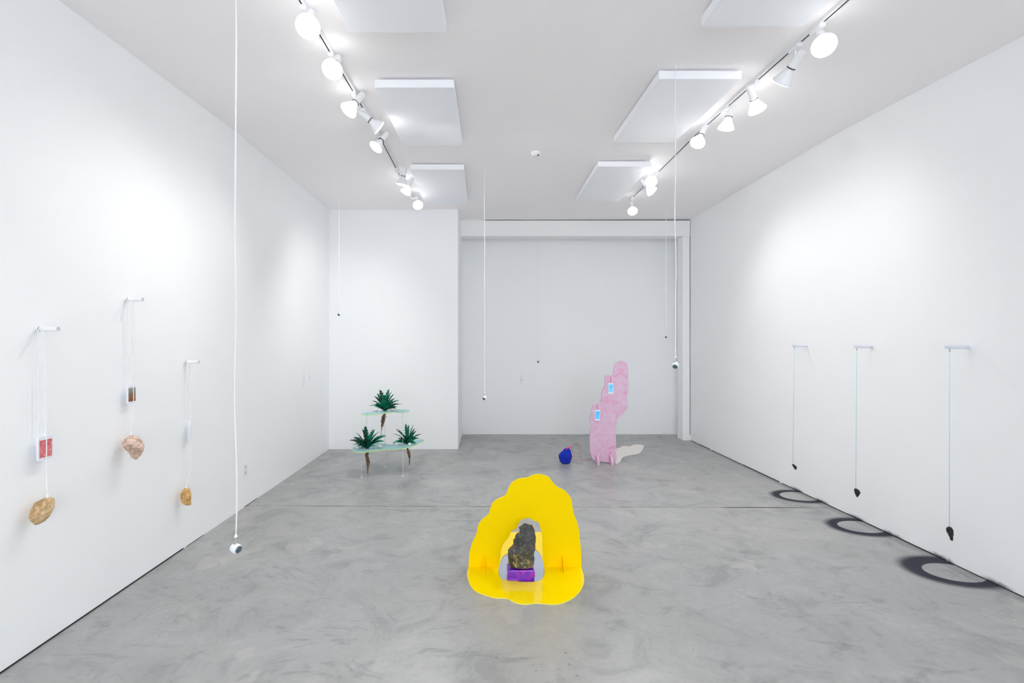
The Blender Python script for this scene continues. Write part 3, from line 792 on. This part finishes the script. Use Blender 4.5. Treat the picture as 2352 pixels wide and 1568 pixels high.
rw = px_rows(rpx, cxp, cyp, .1, ZO)
rw = [(a*.905, b, c) for a, b, c in rw]
bm = rock_mesh(rw, .62, 31, amp=.045, f1=22, facet=.65, n=72, rings=80)
ro = obj('ore_chunk', bm, M_PYR); q = P(cxp, cyp, ZO); ro.location = (q.x, pc.y-.008, pc.z+pb_h+.002)
mz = min(v.co.z for v in ro.data.vertices); ro.location.z -= mz - .0005
tag(ro, 'dark grey ore chunk with gold flecks standing in the yellow arch', 'stone')

# ---------------------------------------------------------------- pink sculpture
def pink_mat():
    m = mat('pink_resin_foam', rgb(226, 176, 208), .45); p = objco(m)
    a = noise_n(m, p, 7, 8, .7, 1.6); b = noise_n(m, p, 34, 6, .7, .6)
    c = ramp(m, a, [(.34, rgb(214, 138, 180)), (.44, rgb(220, 176, 206)), (.58, rgb(218, 190, 213)), (.70, rgb(236, 220, 232))])
    c = mixc(m, .22, c, ramp(m, b, [(.3, rgb(206, 150, 186)), (.55, rgb(222, 190, 213)), (.75, rgb(240, 226, 238))]))
    v = nd(m, 'ShaderNodeTexVoronoi'); v.inputs['Scale'].default_value = 7; lk(m, p, v.inputs['Vector'])
    k = sstep(m, v.outputs['Distance'], .10, .22, 1, 0)
    c = mixc(m, mth(m, 'MULTIPLY', k, mth(m, 'MULTIPLY', sstep(m, noise_n(m, p, 4, 2), .44, .56), .75)), c, rgb(224, 96, 156))
    lk(m, c, bs(m).inputs['Base Color']); bump(m, mth(m, 'ADD', a, mth(m, 'MULTIPLY', b, .6)), .5, .012)
    return m
M_PINK = pink_mat()
ZP = F/279.5
def kp(u, v): return P(1240+u/5.8077, 810+v/5.8077, ZP)
KP = [(700,1400),(680,1350),(668,1290),(666,1150),(674,1050),(684,970),(672,920),(672,850),(690,800),(695,750),(708,703),(745,692),(780,688),(808,665),(822,605),(825,540),(836,500),(865,455),(872,400),(870,340),(884,310),(925,303),(968,300),(985,255),(994,190),(1018,140),(1055,115),(1090,107),(1130,118),(1160,150),(1173,210),(1178,300),(1181,400),(1178,500),(1168,580),(1174,660),(1168,735),(1130,790),(1070,850),(1038,890),(1020,960),(1009,1040),(1014,1120),(1018,1200),(1014,1300),(1022,1390),(1016,1440),(990,1476),(940,1470),(800,1450),(735,1440)]
KP = smooth_closed([kp(u, v) for u, v in KP], 3)
PK = thing('cutout_sculpture', 'tall stepped pink slab sculpture standing on the floor at the back', 'sculpture', (kp(845, 1460).x, ZP*H, 0))
T0 = PK.location.copy(); lowest = min(p.z for p in KP)
for p in KP:
    if p.z < .03: p.z = max(0.0, p.z-lowest)*.9 + .001
bm = bmesh.new(); sheet(bm, [p-T0 for p in KP], None, (0, 1, 0), .030)
bmesh.ops.triangulate(bm, faces=bm.faces[:])
pk = obj('slab', bm, M_PINK, PK)
for u, hh in ((757, .105), (938, .115)):
    x = kp(u, 1400).x - T0.x
    prof = [(.0, .001), (-.105, .001), (-.108, .03), (-.095, .06), (-.07, .085), (-.04, .10), (0, hh), (.03, hh), (.06, .09), (.10, .05), (.12, .001)]
    bm = bmesh.new(); sheet(bm, [Vector((x-.012, a, b)) for a, b in prof], None, (1, 0, 0), .024)
    obj('foot_fin', bm, M_PINK, PK)
M_PKC = mat('pink_cord', rgb(232, 96, 150), .5)
for (u, v, v0, scr, lab) in ((943, 473, 325, M_SCR_BLU, 'upper white phone with a pale blue picture on the pink sculpture'), (765, 830, 692, M_SCR_BLU2, 'lower white phone with a bright blue picture on the pink sculpture')):
    q = kp(u, v); q.y -= .009
    make_phone(lab, q, 0, .064, .133, scr, False)
    a = kp(u, v0); b = kp(u, v-67)
    t = thing('phone_cord', 'short pink cord above the %s phone on the pink sculpture' % lab.split()[0], 'cord', (a.x, a.y-.004, a.z), 0, 'pink cords holding phones')
    bm = bmesh.new(); tube(bm, smooth_open([(0, .012, .004), (0, 0, 0), (.002, 0, (b.z-a.z)*.5), (0, -.004, b.z-a.z-.001)], 4), .003, 8); obj('cord', bm, M_PKC, t, smooth=True)
    bm = bmesh.new(); lathe(bm, [(.004, 0), (.0055, .005), (.0045, .016)], 12, Matrix.Translation((0, -.004, b.z-a.z))); obj('plug', bm, M_PKC, t)
# pale floor cut-out lying behind it like a cast shape
CO = [(1022,1275),(1060,1266),(1108,1241),(1150,1243),(1200,1246),(1250,1228),(1330,1221),(1386,1238),(1368,1290),(1350,1318),(1310,1346),(1220,1360),(1130,1380),(1095,1405),(1070,1450),(1030,1472),(1012,1476),(1000,1440),(1004,1350)]
pts = [Vector((p.x, max(p.y, ZP*H+.035) if False else p.y, 0.0)) for p in smooth_closed([on_z(1240+u/5.8077, 810+v/5.8077, .003) for u, v in CO], 3)]
bm = bmesh.new(); c0 = sum(pts, Vector())/len(pts); sheet(bm, [p-c0 for p in pts], None, (0, 0, 1), .003)
co = obj('floor_cutout', bm, mat('cream_vinyl', rgb(238, 231, 226), .5), loc=c0)
tag(co, 'flat cream shape lying on the floor right of the pink sculpture', 'cutout')
# blue stone
rows = [(1468,310,385),(1460,285,402),(1440,262,410),(1400,252,422),(1370,251,428),(1345,260,427),(1325,280,424),(1305,298,418),(1285,318,408),(1270,335,390),(1264,350,375)]
rpx = [(810+v/5.8077, 1240+l/5.8077, 1240+r/5.8077) for v, l, r in rows]
ZB = F*.995/(810+1466/5.8077-VY)
cxp, cyp = 1240+340/5.8077, 810+1468/5.8077
bm = rock_mesh(px_rows(rpx, cxp, cyp, .6, ZB), .85, 41, amp=.06, f1=9, facet=.35)
ro = obj('blue_stone', bm, M_BLUE); q = P(cxp, cyp, ZB); ro.location = (q.x, q.y, 0)
ro.location.z = -min(v.co.z for v in ro.data.vertices)+.0005
tag(ro, 'matte ultramarine blue stone on the floor left of the pink sculpture', 'stone')
# pink cord on the floor, knotted round the stone's crown
def fp(u, v, z=.004): return on_z(1240+u/5.8077, 810+v/5.8077, z)
top = max((ro.matrix_basis @ v.co for v in ro.data.vertices), key=lambda c: c.z)
top = ro.location + max((v.co for v in ro.data.vertices), key=lambda c: c.z)
M_PKT = mat('pale_pink_cord', rgb(214, 160, 172), .6)
yb = ro.location.y
cord = [Vector((top.x-.012, top.y-.03, top.z-.012)), Vector((top.x+.0, top.y-.01, top.z+.004)), Vector((top.x+.035, top.y+.0, top.z-.004)), Vector((top.x+.075, yb+.03, .07))]
cord += [fp(u, v) for u, v in ((420, 1262), (445, 1218), (510, 1214), (545, 1262), (552, 1300), (534, 1345), (536, 1395), (570, 1428), (640, 1420), (690, 1404))]
cord2 = [fp(u, v) for u, v in ((415, 1268), (452, 1330), (458, 1370), (432, 1395), (440, 1418), (500, 1432), (548, 1448), (540, 1466), (485, 1466))]
t = thing('pink_cord', 'thin pink cord trailing over the floor from the blue stone to the pink sculpture', 'cord', top)
bm = bmesh.new(); tube(bm, [p-top for p in smooth_open(cord, 5)], .0028, 8); tube(bm, [p-top for p in smooth_open(cord2, 5)], .0024, 8); obj('line', bm, M_PKT, t, smooth=True)
bm = bmesh.new(); tube(bm, [Vector((-.014, -.035, -.014)), Vector((0, -.012, .005)), Vector((.03, 0, .004)), Vector((.05, .0, .012))], [.006, .008, .006, .008], 10); obj('knot', bm, mat('hot_pink_knot', rgb(236, 70, 160), .5), t, smooth=True)

# ---------------------------------------------------------------- plant stand
def up(u, v, Z): return P(780+u/6.5318, 870+v/6.5318, Z)
def uz(u, v, z): return on_z(780+u/6.5318, 870+v/6.5318, z)
ZL, ZU = .19*H, .453*H
LOW = [(190,1060),(205,1085),(255,1100),(340,1104),(450,1088),(600,1066),(700,1058),(800,1058),(900,1050),(1000,1034),(1080,1014),(1140,990),(1190,962),(1240,940),(1268,922),(1250,908),(1200,905),(1120,918),(1010,952),(940,968),(860,976),(780,984),(690,974),(600,962),(500,964),(430,984),(340,996),(255,1002),(205,1024)]
UPP = [(322,530),(350,541),(400,546),(470,540),(540,532),(620,521),(700,512),(780,500),(860,499),(940,505),(1000,500),(1045,488),(1050,474),(1020,462),(960,457),(880,455),(810,457),(740,464),(660,468),(590,466),(520,478),(470,496),(400,502),(345,512)]
M_SHELF = mat('aqua_acrylic', rgb(186, 232, 234), .08, 0.0, Transmission_Weight=.35, IOR=1.05)
M_EDGE = mat('lime_edge', rgb(206, 248, 96), .3)
PS = thing('plant_stand', 'two-tier clear plant stand with wavy aqua shelves edged in lime', 'plant stand', (-1.2, 5.5, 0))
T0 = PS.location.copy()
def shelf(pts, z, name):
    L = [Vector((p.x, p.y, z-.005)) for p in smooth_closed([uz(u, v, z) for u, v in pts], 3)]
    bm = bmesh.new(); sheet(bm, [p-T0 for p in L], None, (0, 0, 1), .0048)
    s = obj('shelf', bm, M_SHELF, PS)
    bm = bmesh.new(); c = sum(L, Vector())/len(L)
    n = len(L); vs = []
    for i in range(n):
        t = (L[(i+1) % n]-L[i-1]).normalized(); nn = Vector((t.y, -t.x, 0))
        if nn.dot(L[i]-c) < 0: nn = -nn
        a = L[i]-T0
        vs.append([bm.verts.new(a+Vector((0, 0, dz))+nn*o) for dz, o in ((-.0003, .0002), (.0050, .0002), (.0050, .0016), (-.0003, .0016))])
    for i in range(n):
        j = (i+1) % n
        for k in range(4): bm.faces.new((vs[i][k], vs[j][k], vs[j][(k+1)%4], vs[i][(k+1)%4]))
    obj('edge', bm, M_EDGE, s)
    return L
shelf(LOW, ZL, 'lower'); shelf(UPP, ZU, 'upper')
M_LEG = mat('clear_rod', rgb(228, 234, 236), .1, 0.0, Alpha=.38)
feet = [uz(330, 1478, 0), uz(948, 1452, 0), uz(683, 1315, 0), uz(1055, 1333, 0)]
for i, f in enumerate(feet):
    z1 = ZL - .005
    bm = bmesh.new(); tube(bm, [(f.x-T0.x, f.y-T0.y, .004), (f.x-T0.x, f.y-T0.y, z1)], .0036, 10); lg = obj('leg', bm, M_LEG, PS, smooth=True)
    bm = bmesh.new(); lathe(bm, [(.012, 0), (.012, .003), (.006, .006)], 14, Matrix.Translation((f.x-T0.x, f.y-T0.y, 0))); obj('foot', bm, mat('pad_white', rgb(236, 236, 234), .5), lg)
for (u, v) in ((405, 525), (948, 490), (678, 478)):
    p = uz(u, v, ZU)
    bm = bmesh.new(); tube(bm, [(p.x-T0.x, p.y-T0.y, ZL), (p.x-T0.x, p.y-T0.y, ZU-.005)], .0032, 10); lg = obj('leg', bm, M_LEG, PS, smooth=True)
    bm = bmesh.new(); lathe(bm, [(.009, 0), (.009, .003), (.004, .005)], 14, Matrix.Translation((p.x-T0.x, p.y-T0.y, ZU))); obj('cap', bm, mat('cap_aqua', rgb(120, 178, 186), .3), lg)

def leaf_mat(name, c):
    m = mat(name, c[1], .42); a = noise_n(m, objco(m), 18, 4, .6)
    lk(m, ramp(m, a, [(.35, c[0]), (.5, c[1]), (.7, c[2])]), bs(m).inputs['Base Color']); return m
M_LEAF = leaf_mat('leaf_green', (rgb(0, 80, 58), rgb(0, 112, 84), rgb(24, 146, 112)))
M_LEAF2 = leaf_mat('leaf_deep_green', (rgb(0, 44, 30), rgb(0, 66, 46), rgb(6, 92, 66)))
M_ROOT = rock_mat('root_brown', [rgb(40, 24, 12), rgb(88, 60, 34), rgb(150, 120, 92), rgb(214, 200, 184)], 55, .9)
def leaf(tip, w, droop, rng):
    tip = Vector(tip); L = tip.length; mid = tip*.5 + Vector((0, 0, L*droop))
    side = tip.cross(Vector((0, 0, 1)))
    if side.length < L*.15: side = Vector((1, rng.uniform(-.5, .5), 0))
    side.normalize()
    side = (Matrix.Rotation(rng.uniform(-.7, .7), 3, tip.normalized()) @ side)
    bm = bmesh.new(); n = 15; prev = None
    for i in range(n+1):
        t = i/n; c = mid*2*t*(1-t) + tip*t*t
        tn = (mid*2*(1-2*t) + tip*2*t).normalized(); up_ = side.cross(tn)
        ww = w*(.28+1.6*t)*(1-t)**.85*1.15 if t > 0 else w*.25
        ww = min(ww, w*.62) * (1.35 if i % 2 else .72)
        if i == n: cur = [bm.verts.new(c)]*3
        else: cur = [bm.verts.new(c - side*ww + up_*ww*.35), bm.verts.new(c), bm.verts.new(c + side*ww + up_*ww*.35)]
        if prev:
            if i == n:
                bm.faces.new((prev[0], prev[1], cur[0])); bm.faces.new((prev[1], prev[2], cur[0]))
            else:
                bm.faces.new((prev[0], prev[1], cur[1], cur[0])); bm.faces.new((prev[1], prev[2], cur[2], cur[1]))
        prev = cur
    return bm
def plant(bu, bv, z, tips, rootpath, label, seed, extra=16, R=165):
    rng = random.Random(seed)
    b = uz(bu, bv, z); Z = b.y/H; s = Z/F*H/6.5318
    t = thing('potted_plant', label, 'plant', b, 0, 'green plants pushed through the stand')
    allt = [((u-bu)*s, (bv-v)*s, rng.uniform(-.45, .45)) for u, v in tips]
    for i in range(extra):
        a = math.radians(rng.uniform(12, 168)); r = rng.uniform(.55, .92)*R*s*(1.15 if math.sin(a) > .5 else 1.2)
        allt.append((r*math.cos(a), r*math.sin(a)*.95, rng.uniform(-1, 1)))
    for i, (x, zz, dy) in enumerate(allt):
        L = math.hypot(x, zz)
        bm = leaf((x, dy*L*.6, max(zz, .006)), rng.uniform(.028, .040), .10 + .16*abs(x)/max(L, .01), rng)
        o = obj('leaf', bm, M_LEAF if rng.random() > .35 else M_LEAF2, t)
    # crown, collar and hanging root
    bm = bmesh.new(); lathe(bm, [(.014, -.0072), (.015, .006), (.010, .022), (.004, .034)], 12); obj('crown', bm, M_LEAF2, t)
    pts = [Vector(((u-bu)*s, 0, (bv-v)*s)) for u, v, _ in rootpath]; rad = [w*s/2 for _, _, w in rootpath]
    bm = bmesh.new(); sp = smooth_open(pts, 5); n = len(sp); rr = []
    for i in range(n):
        f = i/(n-1)*(len(rad)-1); k = min(int(f), len(rad)-2); rr.append((rad[k]+(rad[k+1]-rad[k])*(f-k))*(1+.5*noise.noise(Vector((i*.9, seed, 0)))))
    tube(bm, sp, [r*.55 for r in rr], 10)
    for j in range(26):
        ph = rng.uniform(0, 6.28); tw = rng.uniform(2, 5); st_ = rng.randint(0, n//2); en = min(n, st_+rng.randint(6, 12)); q = []
        for i in range(st_, en):
            a = ph + tw*i/n; k = rr[i]*(.55 + .45*rng.random() + .5*max(0, (i-st_)/(en-st_)-.4)) 
            q.append(sp[i] + Vector((math.cos(a)*k, math.sin(a)*k, rng.uniform(-.002, .002))))
        if len(q) > 3: tube(bm, q, [.0036*(1-.6*i/len(q)) for i in range(len(q))], 5)
    obj('root', bm, M_ROOT, t, smooth=False)
    bm = bmesh.new()
    for j in range(9):
        a = sp[-1] if j < 5 else sp[rng.randint(n//3, n-1)]
        d = Vector((rng.uniform(-.014, .014), rng.uniform(-.01, .01), -rng.uniform(.02, .05)))
        tube(bm, [a, a+d*.5+Vector((rng.uniform(-.004, .004), 0, 0)), a+d], .0011, 5)
    obj('root_hairs', bm, mat('pale_root', rgb(206, 196, 186), .8), t)
tipsA = [(432,408),(475,335),(505,262),(545,222),(592,160),(728,153),(748,175),(788,180),(805,232),(830,292),(888,330),(955,380),(900,375),(858,440),(560,455),(770,445),(520,390),(650,240),(690,220)]
plant(680, 478, ZU, tipsA, [(680, 525, 46), (662, 570, 78), (655, 620, 68), (645, 680, 40), (635, 730, 24), (625, 790, 10)], 'bushy dark green plant on the upper shelf of the stand, its root hanging below', 5, 22, 215)
tipsB = [(122,935),(190,885),(240,802),(345,738),(408,683),(490,742),(528,750),(588,795),(560,825),(698,862),(685,932),(178,1003),(270,865),(310,1055),(230,960),(620,855),(450,830)]
plant(412, 1045, ZL, tipsB, [(412, 1098, 56), (405, 1150, 52), (420, 1220, 60), (430, 1290, 40), (425, 1350, 30), (420, 1420, 24)], 'green spiky plant at the left end of the lower shelf', 6, 12, 165)
tipsC = [(792,975),(802,812),(835,770),(855,728),(978,745),(998,660),(1050,672),(1112,688),(1145,728),(1155,775),(1252,815),(1205,882),(1150,980),(865,902),(880,920),(920,800),(1190,850)]
plant(1025, 975, ZL, tipsC, [(1015, 1040, 44), (1025, 1085, 44), (1042, 1130, 46), (1050, 1175, 26), (1048, 1230, 12), (1045, 1290, 8)], 'green spiky plant at the right end of the lower shelf', 7, 12, 170)
# clear lumps lying on the shelves
M_ICE = mat('clear_lump', (0.93, 0.96, 0.97, 1), .15, Transmission_Weight=.2, IOR=1.2)
for (u, v, z, w_, lab, sd) in ((268, 1045, ZL, 40, 'clear lump at the far left of the lower shelf', 51), (608, 1025, ZL, 46, 'clear lump in the middle of the lower shelf', 52), (852, 985, ZL, 42, 'clear lump just left of the right-hand plant', 53), (1050, 990, ZL, 38, 'clear lump at the foot of the right-hand plant', 54), (600, 485, ZU, 46, 'clear lump left of the plant on the upper shelf', 55), (745, 480, ZU, 42, 'clear lump right of the plant on the upper shelf', 56)):
    q = uz(u, v, z); s = q.y/F/6.5318*w_*1.45
    bm = rock_mesh([(0, -s*.4, s*.45), (s*.25, -s*.5, s*.5), (s*.5, -s*.35, s*.4), (s*.62, -s*.15, s*.2)], .8, sd, amp=.12, n=18, rings=10)
    o = obj('clear_lump', bm, M_ICE, loc=q); o.location.z = z - min(vv.co.z for vv in o.data.vertices) + .0003
    tag(o, lab, 'lump', 'clear lumps on the plant stand')
